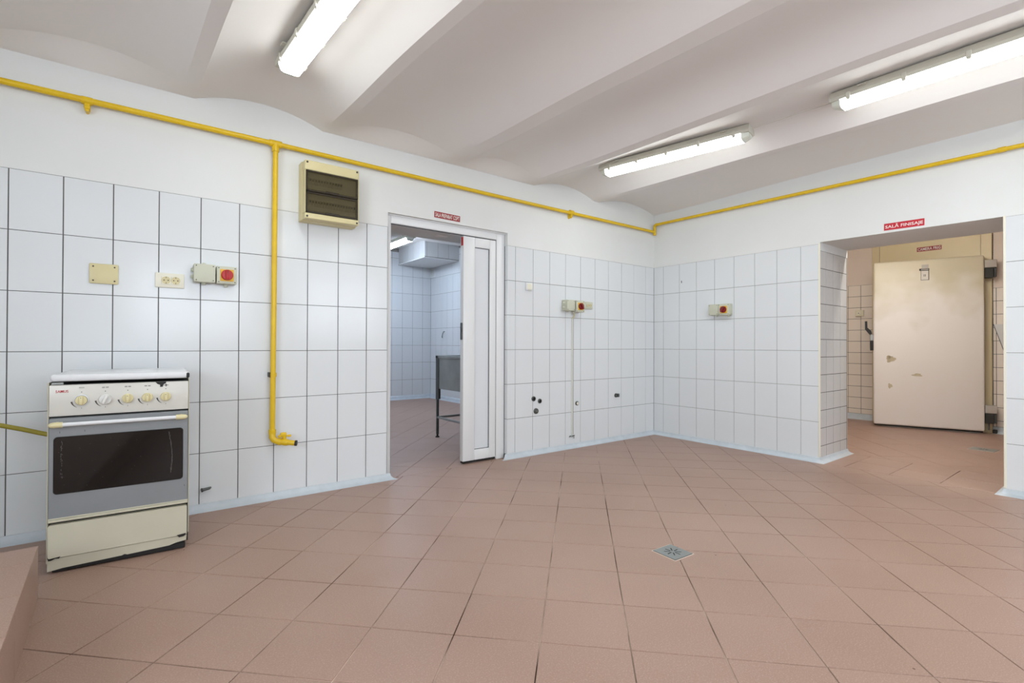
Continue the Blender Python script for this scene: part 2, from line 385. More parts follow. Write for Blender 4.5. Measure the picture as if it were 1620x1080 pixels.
# thin corner beads on the arrises of the right doorway
for i, yy in enumerate((Y1, Y2)):
    sgn = 1 if i == 0 else -1
    b = MB(); b.bbox(-.003, .008, min(yy-.002*sgn, yy+.011*sgn), max(yy-.002*sgn, yy+.011*sgn), .045, 1.845, .0015, 1)
    b.obj('trim_%d' % (i+1), ivory, kind='structure')

# ------------------------------------------------------------ floor, tile by tile
def clip(poly, rect):
    x0, x1, y0, y1 = rect
    for ax, v, sg in ((0, x0, 1), (0, x1, -1), (1, y0, 1), (1, y1, -1)):
        out = []
        for i in range(len(poly)):
            a, c = poly[i-1], poly[i]; da, dc_ = sg*(a[ax]-v), sg*(c[ax]-v)
            if (da >= 0) != (dc_ >= 0):
                t = da/(da-dc_); out.append((a[0]+(c[0]-a[0])*t, a[1]+(c[1]-a[1])*t))
            if dc_ >= 0: out.append(c)
        poly = out
        if len(poly) < 3: return []
    return poly
def area2(p): return abs(sum(p[i-1][0]*p[i][1]-p[i][0]*p[i-1][1] for i in range(len(p))))/2
b = MB(); b.box(-6.7, 0.2, -5.5, TH+.001, -.12, -.0028); b.box(-4.1, -.04, TH, 4.9, -.12, -.0028); b.box(.2, RX+.3, -4.7, .3, -.12, -.0028)
floor = b.obj('floor', fgrout, kind='structure')
FTC = {}
def flat_tile(key, poly, top=0.0, t=.012):
    """poly about the origin; tile slab with a tiny chamfer"""
    if key is not None and key in FTC: return FTC[key]
    n = len(poly); c = .0012; P = []
    cx = sum(p[0] for p in poly)/n; cy = sum(p[1] for p in poly)/n
    def ins(d):
        o = []
        for i in range(n):
            a, p, q = Vector(poly[i-1]), Vector(poly[i]), Vector(poly[(i+1) % n])
            e0 = (p-a).normalized(); e1 = (q-p).normalized(); n0 = Vector((-e0.y, e0.x)); n1 = Vector((-e1.y, e1.x))
            k = max(.3, 1+n0.dot(n1)); s_ = p+(n0+n1)/k*d; o.append((s_.x, s_.y))
        return o
    A = poly; B = ins(c)
    P = [(x, y, -t) for x, y in A]+[(x, y, -c*.7) for x, y in A]+[(x, y, 0) for x, y in B]
    F = [tuple(range(n))[::-1]]+[(a*n+i, a*n+(i+1) % n, (a+1)*n+(i+1) % n, (a+1)*n+i) for a in (0, 1) for i in range(n)]+[tuple(range(2*n, 3*n))]
    me = MB().poly(P, F).mesh('tile', floor_m)
    if key is not None: FTC[key] = me
    return me
def ccw(p):
    s_ = sum(p[i-1][0]*p[i][1]-p[i][0]*p[i-1][1] for i in range(len(p)))
    return p if s_ > 0 else p[::-1]
def lay(parent, rects, o, a, c, joint, key, limit=400, zt=0, vis=None, name='tile'):
    o, a, c = Vector(o), Vector(a), Vector(c); la, lc = a.length, c.length; ka, kc = (1-joint/la)/2, (1-joint/lc)/2
    base = ccw([tuple(a*sx*ka+c*sy*kc) for sx, sy in ((-1, -1), (1, -1), (1, 1), (-1, 1))])
    cells = []
    for i in range(-40, 40):
        for j in range(-40, 40):
            q = o+a*(i+.5)+c*(j+.5)
            for ri, rc in enumerate(rects):
                if not (rc[0]-.3 < q.x < rc[1]+.3 and rc[2]-.3 < q.y < rc[3]+.3): continue
                pl = [(p[0]+q.x, p[1]+q.y) for p in base]; cl = clip(pl, rc)
                if not cl or area2(cl) < .0006: continue
                full = abs(area2(cl)-area2(pl)) < 1e-6
                cells.append(((q-Vector((-4.57, -3.41))).length, q, cl, full))
    cells.sort(key=lambda t: t[0]); rest = []
    for k, (d, q, cl, full) in enumerate(cells):
        if vis and not vis(q): rest.append(cl); continue
        if k >= limit: rest.append(cl); continue
        dz = zt+random.uniform(-.0004, .0003)
        if full: link(name, flat_tile(key, base), parent, (q.x, q.y, dz))
        else:
            cl = ccw(cl)
            # drop duplicate points
            cc = [p for i, p in enumerate(cl) if (Vector(p)-Vector(cl[i-1])).length > 1e-4]
            if len(cc) < 3: continue
            link(name, flat_tile(None, [(p[0]-q.x, p[1]-q.y) for p in cc]), parent, (q.x, q.y, dz))
    if rest:
        bb = MB()
        for cl in rest: bb.prism(cl, 'z', zt-.012, zt)
        bb.obj('tiles_out_of_view', floor_m, parent, kind='stuff')
sO = (-4.57+.98*(-3.694+4.57), -3.407+.98*(-1.928+3.407)); sA = (.2058, -.2078); sB = (.195, .195)
def inview(q):
    d = Vector((q.x+4.57, q.y+3.407)); z = d.x*fw.x+d.y*fw.y; x = d.x*r0.x+d.y*r0.y
    return z > .75 and abs(x) < z*1.04+.55
lay(floor, [(-6.6, .0, -5.4, 0.0)], sO, sA, sB, .004, 'main', 300, vis=inview)
lay(floor, [(-3.12, -2.03, 0.003, TH), (-4.0, -.24, TH, 4.78)], (-2.82, .655), (.2121, .2121), (.2121, -.2121), .003, 'far', 200,
    vis=lambda q: (q.x > -3.3 and q.y < 5 and q.x < -3.1+(q.y+.3)*.75+1.2))
lay(floor, [(0.003, .60, Y2, Y1)], (.003, -2.15), (.3, 0), (0, .3), .005, 'thr', 60)
# the lobby lattice passes through x-y = 3.025+0.44k, x+y = -1.19+0.44k
lx, ly = (3.025-1.19)/2, (-1.19-3.025)/2
lay(floor, [(.603, RX, -4.6, .1)], (lx, ly), (.2135, .2135), (.2135, -.2135), .003, 'lobby', 160)

# raised tiled platform at the lower left (turned about two degrees off the wall)
plat = empty('platform', (-4.8685, -.786, 0), math.radians(1.9), label='raised tiled platform beside the stove at the left edge', cat='platform')
MB().box(-1.55, -.007, -4.4, -.007, .0005, .188).obj('core', fgrout, plat)
for k in range(0, 15):
    y1_ = -.19-(k-1)*.284 if k else 0; y0_ = -.19-.284*k
    for j in range(5):
        x1_ = -.30*j; x0_ = x1_-.297
        cx, cy = (x0_+x1_)/2, (y0_+y1_)/2; hx, hy = (x1_-x0_)/2, (y1_-y0_)/2-.0015
        link('tile', flat_tile(('plat', k == 0), [(-hx, -hy), (hx, -hy), (hx, hy), (-hx, hy)]), plat, (cx, cy, .20))
rm = MB().bbox(-.007, 0, -.2985, .2985, .0005, .196, .001, 1).mesh('riser_tile', floor_m)
for k in range(7): link('riser_tile', rm, plat, (0, -.3-.6*k, 0))
MB().bbox(-1.5, -.0075, -.007, 0, .0005, .196, .001, 1).obj('riser_tile', floor_m, plat)

# ------------------------------------------------------------ writing helper
def text_mesh(body, size, mt, ext=.0006, bold=.0, sx=1.0):
    cu = bpy.data.curves.new('text', 'FONT'); cu.body = body; cu.size = size; cu.extrude = ext; cu.offset = .011
    cu.align_x = 'CENTER'; cu.align_y = 'CENTER'; cu.resolution_u = 3
    o = bpy.data.objects.new('tmp_text', cu); C.objects.link(o)
    dg = bpy.context.evaluated_depsgraph_get(); me = bpy.data.meshes.new_from_object(o.evaluated_get(dg))
    bpy.data.objects.remove(o); me.materials.clear(); me.materials.append(mt)
    xs = [v.co.x for v in me.vertices]; w = max(xs)-min(xs); cx = (max(xs)+min(xs))/2
    zs = [v.co.y for v in me.vertices]; cy = (max(zs)+min(zs))/2
    for v in me.vertices: v.co.x = (v.co.x-cx)*sx; v.co.y -= cy
    return me, w*sx
def fit_text(body, width, height, mt, bold=0.0, ext=.0006):
    me, w = text_mesh(body, 1.0, mt, 0.0, 0.0)
    h = max(v.co.y for v in me.vertices)-min(v.co.y for v in me.vertices)
    for v in me.vertices: v.co.x *= width/w; v.co.y *= height/h
    return me
def sign(loc, rz, w, h, body, mt, label, tilt=0.0, tw=.93, thh=.66):
    b = MB(); b.bbox(-w/2, w/2, -.0018, 0, -h/2, h/2, .0008, 1)
    s = b.obj('door_sign', mt, loc=loc, rot=(0, tilt, rz), label=label, cat='sign')
    link('lettering', fit_text(body, w*tw, h*thh, white_v), s, (0, -.0024, 0), (PI/2, 0, 0)); return s

# ------------------------------------------------------------ white door in the left doorway
door = empty('door_1', (-2.57, .07, 0), kind='structure')
def at(o, *a): return Matrix.Translation(-Vector(o.location))
Md = at(door)
b = MB()
b.bbox(-3.12, -3.078, .04, .10, 0, 1.944, .004, 2, Md); b.bbox(-2.117, -2.033, .04, .10, 0, 1.944, .004, 2, Md); b.bbox(-3.078, -2.117, .04, .10, 1.880, 1.944, .004, 2, Md)
fr = b.obj('door_frame', pvc, door, smooth=True)
b = MB(); b.bbox(-3.08, -2.115, .048, .06, 1.874, 1.882, .001, 1, Md); b.bbox(-2.119, -2.113, .048, .06, .03, 1.88, .001, 1, Md); b.obj('gasket', gasket, fr)
b = MB(); b.bbox(-3.12, -2.03, .03, .041, 1.936, 1.946, .002, 1, Md); b.obj('cover_strip', pvc, fr)
lx0, lx1, lz0, lz1 = -2.446, -2.121, .022, 1.873
b = MB()
b.bbox(lx0, lx0+.112, .045, .095, lz0, lz1, .004, 2, Md); b.bbox(lx1-.062, lx1, .045, .095, lz0, lz1, .004, 2, Md)
b.bbox(lx0+.112, lx1-.062, .045, .095, lz0, lz0+.085, .004, 2, Md); b.bbox(lx0+.112, lx1-.062, .045, .095, lz1-.08, lz1, .004, 2, Md)
leaf = b.obj('door_leaf', pvc, door, smooth=True)
b = MB(); b.box(lx0+.105, lx1-.055, .062, .082, lz0+.08, lz1-.075, Md); b.obj('panel', pvc_in, leaf)
b = MB(); x0, x1, z0, z1 = lx0+.112, lx1-.062, lz0+.085, lz1-.08
for q in ((x0-.001, x0+.004, z0, z1), (x1-.004, x1+.001, z0, z1), (x0, x1, z0-.001, z0+.004), (x0, x1, z1-.004, z1+.001)): b.box(q[0], q[1], .056, .063, q[2], q[3], Md)
b.obj('glazing_bead', gasket, leaf)
b = MB(); b.bbox(lx0-.006, lx0+.001, .055, .085, 1.02, 1.16, .002, 1, Md); b.bbox(lx0-.010, lx0, .06, .08, 1.05, 1.075, .002, 1, Md); b.bbox(lx0-.010, lx0, .06, .08, 1.11, 1.13, .002, 1, Md); b.obj('lock_keeper', steel_d, leaf)
b = MB(); b.bbox(lx0-.005, lx0+.001, .05, .075, 1.795, 1.865, .001, 1, Md); b.obj('red_tab', redp, leaf)
b = MB(); b.bbox(lx0+.002, lx1, .05, .09, .006, .022, .002, 1, Md); b.obj('bottom_seal', rubber, leaf)
# the wide leaf stands folded back in the far room behind the jamb
b = MB(); b.bbox(-3.115, -3.082, .42, 1.05, .02, 1.86, .004, 2, Md)
lf = b.obj('door_leaf', pvc, door, label='wide door leaf swung open into the far room')
b = MB(); b.bbox(-3.080, -3.076, .52, .96, .12, 1.76, .002, 1, Md); b.obj('panel', pvc_in, lf)
b = MB()
for z in (.3, 1.6): b.tube([(-3.105, .41, z), (-3.105, .41, z+.1)], .008, 8, M=Md)
b.obj('hinge', pvc, lf)

# ------------------------------------------------------------ cold room door in the lobby
cold = empty('cold_room_door', (RX, -1.69, 0), label='cream insulated cold room door standing ajar in its panel frame', cat='door')
Mc = at(cold)
b = MB()
b.bbox(3.095, 3.135, -1.205, -1.122, 0, 2.45, .004, 1, Mc); b.bbox(3.095, 3.135, -2.26, -2.168, 0, 2.45, .004, 1, Mc); b.bbox(3.10, 3.135, -2.168, -1.205, 1.95, 2.45, .003, 1, Mc)
frm = b.obj('panel_frame', panel_c, cold)
b = MB()
for yy in (-1.2045, -2.1685): b.box(3.0985, 3.103, yy-.0015, yy+.0015, 1.95, 2.45, Mc)
b.box(3.13, 3.14, -2.2665, -2.259, 0, 2.3, Mc); b.obj('joint_line', gasket, frm)
b = MB(); b.box(3.13, 3.6, -2.168, -2.16, 0, 1.95, Mc); b.box(3.13, 3.6, -1.213, -1.205, 0, 1.95, Mc); b.box(3.13, 3.6, -2.168, -1.205, 1.95, 1.96, Mc); b.box(3.6, 3.61, -2.168, -1.205, 0, 1.95, Mc)
b.obj('inner_lining', stove_cream, cold)
# slab from A (free edge) to B (hinge side)
A = Vector((2.604, -1.282, 0)); Bv = Vector((2.952, -2.242, 0)); e = (Bv-A).normalized(); LW = 1.003
nrm = Vector((e.y, -e.x, 0))      # towards the camera side
if nrm.x > 0: nrm = -nrm
Ms = Mc @ Matrix.Translation(A) @ Matrix(((e.x, -nrm.x, 0, 0), (e.y, -nrm.y, 0, 0), (0, 0, 1, 0), (0, 0, 0, 1)))
# local: x along slab, y away from the camera (0 = front face), z up
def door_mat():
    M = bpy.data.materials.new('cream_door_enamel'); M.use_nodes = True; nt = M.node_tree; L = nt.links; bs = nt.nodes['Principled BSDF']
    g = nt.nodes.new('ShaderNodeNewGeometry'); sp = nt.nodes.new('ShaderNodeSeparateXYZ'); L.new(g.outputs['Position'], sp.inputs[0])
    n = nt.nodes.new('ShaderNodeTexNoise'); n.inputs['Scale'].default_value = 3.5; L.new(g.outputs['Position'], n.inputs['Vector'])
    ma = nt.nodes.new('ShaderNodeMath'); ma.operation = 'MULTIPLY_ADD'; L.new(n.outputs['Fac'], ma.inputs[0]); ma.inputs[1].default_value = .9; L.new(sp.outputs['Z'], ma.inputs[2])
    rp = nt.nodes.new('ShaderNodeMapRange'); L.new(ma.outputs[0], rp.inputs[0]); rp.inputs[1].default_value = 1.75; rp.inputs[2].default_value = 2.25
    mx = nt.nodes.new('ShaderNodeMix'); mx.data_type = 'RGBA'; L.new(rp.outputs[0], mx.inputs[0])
    mx.inputs[6].default_value = lin((240, 235, 229))+(1,); mx.inputs[7].default_value = lin((214, 205, 180))+(1,)  # upper part yellowed; lower made paler, with light from the opening put in
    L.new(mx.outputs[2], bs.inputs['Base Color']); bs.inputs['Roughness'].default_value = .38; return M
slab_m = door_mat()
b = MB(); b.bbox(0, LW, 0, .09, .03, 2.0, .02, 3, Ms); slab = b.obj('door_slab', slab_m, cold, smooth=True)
b = MB(); b.bbox(.012, LW-.005, .055, .10, .012, .045, .004, 1, Ms); b.bbox(.02, LW-.02, .085, .10, .03, 1.98, .004, 1, Ms); b.obj('gasket', rubber, slab)
# latch lever beyond the free edge
b = MB()
b.prism([(-.083, 1.285), (-.060, 1.285), (-.058, 1.205), (-.020, 1.165), (-.012, 1.125), (-.034, 1.115), (-.082, 1.185)], 'y', .02, .045, Ms)
hd = b.obj('latch_lever', black, slab)
b = MB(); b.bbox(-.034, .002, .012, .06, 1.045, 1.118, .004, 1, Ms); b.obj('latch_body', steel, hd)
b = MB(); b.bbox(-.032, .002, .012, .055, .925, 1.045, .004, 1, Ms); b.obj('latch_grip', black, hd)
for z0 in (1.86, .235):
    t = 1 if z0 > 1 else 0
    b = MB(); b.bbox(LW+.004, LW+.105, .02, .11, z0-.0, z0+.085, .004, 1, Ms); hg = b.obj('hinge', tape, slab)
    b = MB(); b.bbox(LW+.004, LW+.078, .022, .10, z0-.115, z0-.008, .004, 1, Ms); b.obj('hinge_socket', darkp, hg)
    b = MB(); b.bbox(LW+.08, LW+.105, .03, .10, z0-.11, z0-.01, .004, 1, Ms); b.bbox(LW+.004, LW+.105, .025, .10, z0-.008, z0, .002, 1, Ms)
    if not t: b.tube([(LW+.04, .05, z0-.19), (LW+.04, .05, z0-.10)], .008, 8, M=Ms)
    b.obj('hinge_pin', steel_d, hg)
def blob(cx, cz, rx, rz_, M, off):
    P = []; n = 18
    for k in range(n):
        t = 2*PI*k/n; r = 1+.22*math.sin(3*t+cx*9)+.12*math.sin(5*t+cz*7); P.append((cx+rx*r*math.cos(t), cz+rz_*r*math.sin(t)))
    return P
for q in ((.167, .821, .045, .035), (.155, .845, .03, .02), (.415, .64, .045, .017), (.161, .50, .02, .028)):
    b = MB(); b.prism(blob(*q, None, 0), 'y', -.0006, .001, Ms); b.obj('stain', stain, slab, label='brownish smear on the cream door')
b = MB(); b.box(.458, .522, -.0012, 0, 1.893, 1.935, Ms); b.obj('tape', tape, slab, label='strip of grey tape')
b = MB(); b.bbox(.437, .527, -.006, 0, 1.865, 1.889, .002, 1, Ms); hl = b.obj('holder_rail', darkp, slab, label='dark rail of the card holder')
b = MB(); b.bbox(.452, .520, -.0075, -.005, 1.871, 1.882, .001, 1, Ms); b.obj('rail_insert', tape, hl)
b = MB(); b.box(.450, .526, -.002, 0, 1.752, 1.866, Ms); b.obj('card_backing', ink, hl)
b = MB(); b.box(.4535, .519, -.003, -.0005, 1.757, 1.863, Ms); b.obj('card', paper, hl)
t = link('card_number', fit_text('II', .018, .026, ink), slab); 
t.matrix_parent_inverse = Matrix.Identity(4); t.matrix_local = Ms @ Matrix.Translation((.486, -.0036, 1.808)) @ Matrix.Rotation(PI/2, 4, 'X')
b = MB(); b.bbox(RX-.04, RX+.005, -2.30, -2.262, .0, .045, .006, 1, Mc); b.obj('floor_stop', darkp, cold)

# signs
sign((-2.626, -.001, 1.990), 0, .232, .048, 'SALA PREPARAT COPT', dark_sign, 'small dark red sign above the white door', tilt=.02)
sign((-.001, -2.246, 1.890), -PI/2, .245, .052, 'SALĂ FINISAJE', red_sign, 'bright red sign with white letters on the wall above the wide opening', tilt=.015, thh=.72)
sign((3.094, -1.708, 2.168), -PI/2, .235, .052, 'CAMERA FRIG', dark_sign, 'dark red sign above the cream cold room door')

# ------------------------------------------------------------ fluorescent lamps
def lamp(label, p0, p1, zb, dm, group=None, hgt=.098, ends=True):
    """p0, p1: ends of the bottom centre line"""
    p0, p1 = Vector(p0), Vector(p1); L = (p1-p0).length; mid = (p0+p1)/2; d = (p1-p0).normalized(); rz = math.atan2(d.y, d.x)
    r = empty('ceiling_light', (mid.x, mid.y, zb+hgt), rz, label=label, cat='lamp')
    if group: r['group'] = group
    h = L/2
    b = MB(); b.prism([(-.062, -.057), (-.067, -.040), (-.050, 0), (.050, 0), (.067, -.040), (.062, -.057)], 'x', -h, h); 
    b.bbox(-h+.15, -h+.19, -.078, .078, -.02, -.012, .002, 1); b.bbox(h-.19, h-.15, -.078, .078, -.02, -.012, .002, 1)
    b.obj('housing', house_m, r)
    e0 = .055
    def lens(x0, x1, s0, s1, mt, nm):
        b = MB(); pr_ = [(-.060, -.056), (-.057, -.068), (-.046, -hgt+.006), (-.030, -hgt), (.030, -hgt), (.046, -hgt+.006), (.057, -.068), (.060, -.056)]
        P = []; n = len(pr_)
        for x, s in ((x0, s0), (x1, s1)):
            for y, z in pr_: P.append((x, y*(.3+.7*s) if s < 1 else y, -.056+(z+.056)*s))
        b.poly(P, [tuple(range(n)), tuple(range(n, 2*n))]+[(i, (i+1) % n, n+(i+1) % n, n+i) for i in range(n)])
        me = b.mesh(nm, [mt, SIDE.get(mt.name, mt)])
        for p in me.polygons: p.material_index = 0 if p.normal.z < -.6 else 1
        return link(nm, me, r)
    lens(-h+e0, h-e0, 1, 1, dm, 'diffuser'); lens(-h+.006, -h+e0-.0005, .6, 1, diff_end, 'diffuser_end'); lens(h-e0+.0005, h-.006, 1, .6, diff_end, 'diffuser_end')
    for k in range(5):
        x = -h+.10+(L-.20)*k/4
        for sg in (-1, 1):
            b = MB(); b.bbox(x-.011, x+.011, *sorted((sg*.058, sg*.071)), -.066, -.030, .002, 1); b.bbox(x-.009, x+.009, *sorted((sg*.05, sg*.066)), -.074, -.062, .002, 1)
            b.obj('clip', house_m, r)
    return r
lamp('fluorescent lamp at the top edge, left of the other two lit lamps', (-3.930, -.535), (-3.853, -1.80), 2.425, diff_on)
lamp('fluorescent lamp nearest the back corner, seen whole', (-1.385, -.50), (-1.148, -1.675), 2.425, diff_on)
lamp('fluorescent lamp cut by the right edge, above the red sign', (-1.150, -2.185), (-1.112, -3.45), 2.425, diff_on)
lamp('fluorescent lamp seen through the white doorway', (-1.49, 3.00), (-1.50, 4.25), 2.45, diff_cool, hgt=.10)
for y, z, w in ((3.3, 2.62, 'nearer'), (4.0, 2.69, 'farther')):
    MB().tube([(-1.49, y, 2.53), (-1.49, y, z)], .006, 8).obj('suspension_rod', steel, label='%s thin rod hanging the lamp of the far room' % w, cat='rod')
# unseen lamps added for their light, behind the camera and in the side rooms
lamp('fluorescent lamp behind the camera, right bay', (-1.08, -3.95), (-1.03, -5.2), 2.425, diff_on, 'lamps outside the picture')
lamp('fluorescent lamp behind the camera, middle bay', (-2.96, -3.7), (-2.9, -4.95), 2.425, diff_on, 'lamps outside the picture')
lamp('fluorescent lamp behind the camera, between the middle and right bays', (-2.02, -3.75), (-1.96, -5.0), 2.425, diff_on, 'lamps outside the picture')
lamp('warm lamp on the lobby ceiling out of view', (.85, -1.3), (.85, -2.55), 2.40, diff_warm)
lamp('cool lamp on the far room ceiling out of view', (-2.9, 1.2), (-2.9, 2.45), 2.515, diff_cool)
b = MB(); b.tube([(-1.15, -1.69, 2.498), (-1.145, -1.85, 2.497), (-1.14, -2.02, 2.496), (-1.13, -2.18, 2.495)], .0035, 6)
b.obj('lamp_cable', cable_m, label='thin white cable linking the two right-hand ceiling lamps', cat='cable')

# ------------------------------------------------------------ yellow gas pipe
gp = empty('gas_pipe', (-3.885, -.04, 2.238), label='yellow painted gas pipe running high around both walls', cat='pipe')
Mg = at(gp)
def tb(path, r, name, mt=yellow, seg=14, par=gp, smooth=True): return MB().tube(path, r, seg, M=Mg).obj(name, mt, par, smooth=smooth)
ZP = lambda x: 2.2345+(.0065/5.1)*(-x)
tb([(-6.58, -.04, ZP(-6.58)), (-3.91, -.04, ZP(-3.9))], .0158, 'pipe')
tb([(-3.86, -.04, ZP(-3.9)), (-2.2, -.04, 2.228), (-.06, -.04, 2.226)], .0148, 'pipe')
arc = [(-.04, -.04, 2.19), (-.04, -.04, 2.285), (-.04, -.045, 2.297), (-.04, -.06, 2.303), (-.04, -.08, 2.303)]
tb(arc, .0165, 'corner_elbow')
tb([(-.04, -.08, 2.303), (-.04, -.72, 2.297), (-.04, -2.6, 2.278), (-.04, -5.3, 2.25)], .0145, 'pipe')
tb([(-3.92, -.04, 2.2395), (-3.85, -.04, 2.2395)], .0215, 'tee'); tb([(-3.885, -.04, 2.2395), (-3.885, -.04, 2.19)], .021, 'tee')
tb([(-3.885, -.04, 2.2), (-3.889, -.04, 1.2), (-3.893, -.04, .43)], .0158, 'drop_pipe')
for x in (-4.785, -1.31):
    c_ = tb([(x-.022, -.04, ZP(x)-.002), (x+.022, -.04, ZP(x)-.002)], .020, 'coupling')
    b = MB(); b.bbox(x-.012, x+.012, -.05, .0, ZP(x)-.045, ZP(x)-.012, .003, 1, Mg); b.tube([(x, -.045, ZP(x)-.05), (x, -.0, ZP(x)-.05)], .008, 8, M=Mg); b.obj('bracket', yellow, c_)
for y in (-1.2, -2.78): tb([(-.04, y-.02, 2.303+.0098*(y+.08)), (-.04, y+.02, 2.303+.0098*(y+.08))], .0178, 'coupling')
c_ = tb([(-3.891, -.04, .775), (-3.891, -.04, .80)], .0205, 'clamp')
MB().bbox(-3.915, -3.905, -.05, -.0, .772, .803, .002, 1, Mg).obj('bracket', darkp, c_)
tb([(-3.893, -.04, .445), (-3.893, -.04, .418)], .0215, 'collar')
tb([(-3.893, -.04, .425), (-3.893, -.043, .398), (-3.884, -.05, .38), (-3.868, -.062, .372), (-3.85, -.07, .369)], .0195, 'elbow')
tb([(-3.862, -.064, .371), (-3.846, -.073, .369)], .023, 'collar')
v_ = tb([(-3.85, -.072, .369), (-3.83, -.082, .366), (-3.812, -.092, .363)], [.018, .022, .019], 'valve')
b = MB(); b.tube([(-3.832, -.08, .38), (-3.832, -.08, .405)], .012, 10, M=Mg); b.bbox(-3.868, -3.846, -.088, -.072, .397, .413, .004, 2, Mg); b.bbox(-3.856, -3.818, -.092, -.070, .400, .428, .009, 2, Mg); b.bbox(-3.812, -3.792, -.088, -.072, .396, .410, .004, 2, Mg)
b.bbox(-3.86, -3.80, -.086, -.076, .400, .407, .003, 1, Mg)
b.obj('valve_handle', yellow, v_)
tb([(-3.812, -.092, .363), (-3.775, -.112, .358)], .0165, 'outlet_pipe'); tb([(-3.776, -.1115, .3582), (-3.766, -.117, .357)], .0175, 'end_cap', black)
# gas hose behind the stove
MB().tube([(-5.75, -.16, .80), (-5.35, -.18, .68), (-5.066, -.2, .605), (-4.994, -.2, .580), (-4.93, -.205, .556), (-4.885, -.21, .541)], .0105, 12).obj('gas_hose', hose_m, smooth=True, label='yellow rubber gas hose entering the back of the stove', cat='hose')

# ------------------------------------------------------------ distribution board
db = empty('distribution_board', (-3.56, 0, 1.965), label='cream electrical distribution board with two smoked covers', cat='fuse box')
Mb = at(db)
bx0, bx1, bz0, bz1 = -3.733, -3.386, 1.779, 2.150
b = MB(); b.bbox(bx0-.004, bx1+.004, -.075, -.0, bz0-.004, bz1+.004, .004, 1, Mb); b.obj('back_box', creamy, db)
b = MB()
for q in ((bx0, bx1, bz1-.062, bz1), (bx0, bx1, bz0, bz0+.036), (bx0, bx0+.006, bz0+.036, bz1-.062), (bx1-.006, bx1, bz0+.036, bz1-.062)): b.bbox(q[0], q[1], -.14, -.078, q[2], q[3], .004, 1, Mb)
b.bbox(bx0+.002, bx1-.002, -.112, -.078, bz0+.002, bz1-.002, .002, 1, Mb)
fc = b.obj('front_cover', creamy, db)
for x in (bx0+.014, bx1-.014):
    for z in (bz0+.014, bz1-.014): MB().lathe([(.0065, 0), (.0065, .003), (.004, .004)], Mb @ Vector((x, -.1395, z)), (0, -1, 0), 10).obj('screw', darkp, fc)
zm = (bz0+.036+bz1-.062)/2
for k, (za, zb) in enumerate(((zm+.002, bz1-.063), (bz0+.037, zm-.002))):
    xa, xb = bx0+.007, bx1-.007
    b = MB(); b.box(xa+.006, xb-.006, -.139, -.1375, za+.006, zb-.006, Mb); cv = b.obj('cover_window', smoke, db)
    b = MB()
    for q in ((xa, xb, za, za+.010), (xa, xb, zb-.010, zb), (xa, xa+.009, za, zb), (xb-.009, xb, za, zb)): b.bbox(q[0], q[1], -.142, -.12, q[2], q[3], .002, 1, Mb)
    b.obj('window_rim', smoke_e, cv)
    b = MB(); xm = (xa+xb)/2; b.bbox(xm-.045, xm+.04, -.145, -.141, za+.001, za+.016, .003, 1, Mb); b.obj('latch', smoke_e, cv)
    b = MB(); b.box(xa+.012, xb-.012, -.118, -.113, za+.02, za+.052, Mb); b.obj('blank_strip', creamy, cv)
    zc = za+.068; n = 12 if k == 0 else 17
    for i in range(n):
        x = xa+.022+i*.0178
        b = MB(); b.bbox(x, x+.0165, -.122, -.105, zc-.020, zc+.022, .001, 1, Mb); br = b.obj('breaker', breaker_m, db)
        b = MB(); b.box(x+.004, x+.0125, -.128, -.122, zc+.002, zc+.014, Mb); b.obj('toggle', black, br)

# ------------------------------------------------------------ wall fittings (local frame: face towards -y, x right, z up)
def fit(name, loc, rz, **k): return empty(name, loc, rz, **k)
def screws(par, w, h, y, r=.0035, inset=.012):
    me = MB().lathe([(r, 0), (r, .0015), (r*.6, .002)], (0, 0, 0), (0, -1, 0), 8).mesh('screw', darkp)
    for sx in (-1, 1):
        for sz in (-1, 1): link('screw', me, par, (sx*(w/2-inset), y, sz*(h/2-inset)))
def junction(loc, rz, w, h, d, label, gland=(), mt=None):
    mt = mt or greyp
    r = fit('junction_box', loc, rz, label=label, cat='junction box')
    MB().bbox(-w/2, w/2, -d*.68, 0, -h/2, h/2, .004, 2).obj('box', mt, r, smooth=True)
    ld = MB().bbox(-w/2-.001, w/2+.001, -d, -d*.7, -h/2-.001, h/2+.001, .004, 2).obj('lid', mt, r, smooth=True)
    screws(r, w, h, -d, .003, .010)
    for side, p in gland:
        if side == 'l': o, a = (-w/2, -d*.35, p), (-1, 0, 0)
        elif side == 'b': o, a = (p, -d*.35, -h/2), (0, 0, -1)
        elif side == 't': o, a = (p, -d*.35, h/2), (0, 0, 1)
        else: o, a = (w/2, -d*.35, p), (1, 0, 0)
        MB().lathe([(.0135, -.001), (.0135, .005), (.010, .008), (.008, .013)], o, a, 12).obj('cable_gland', mt, r)
    return r
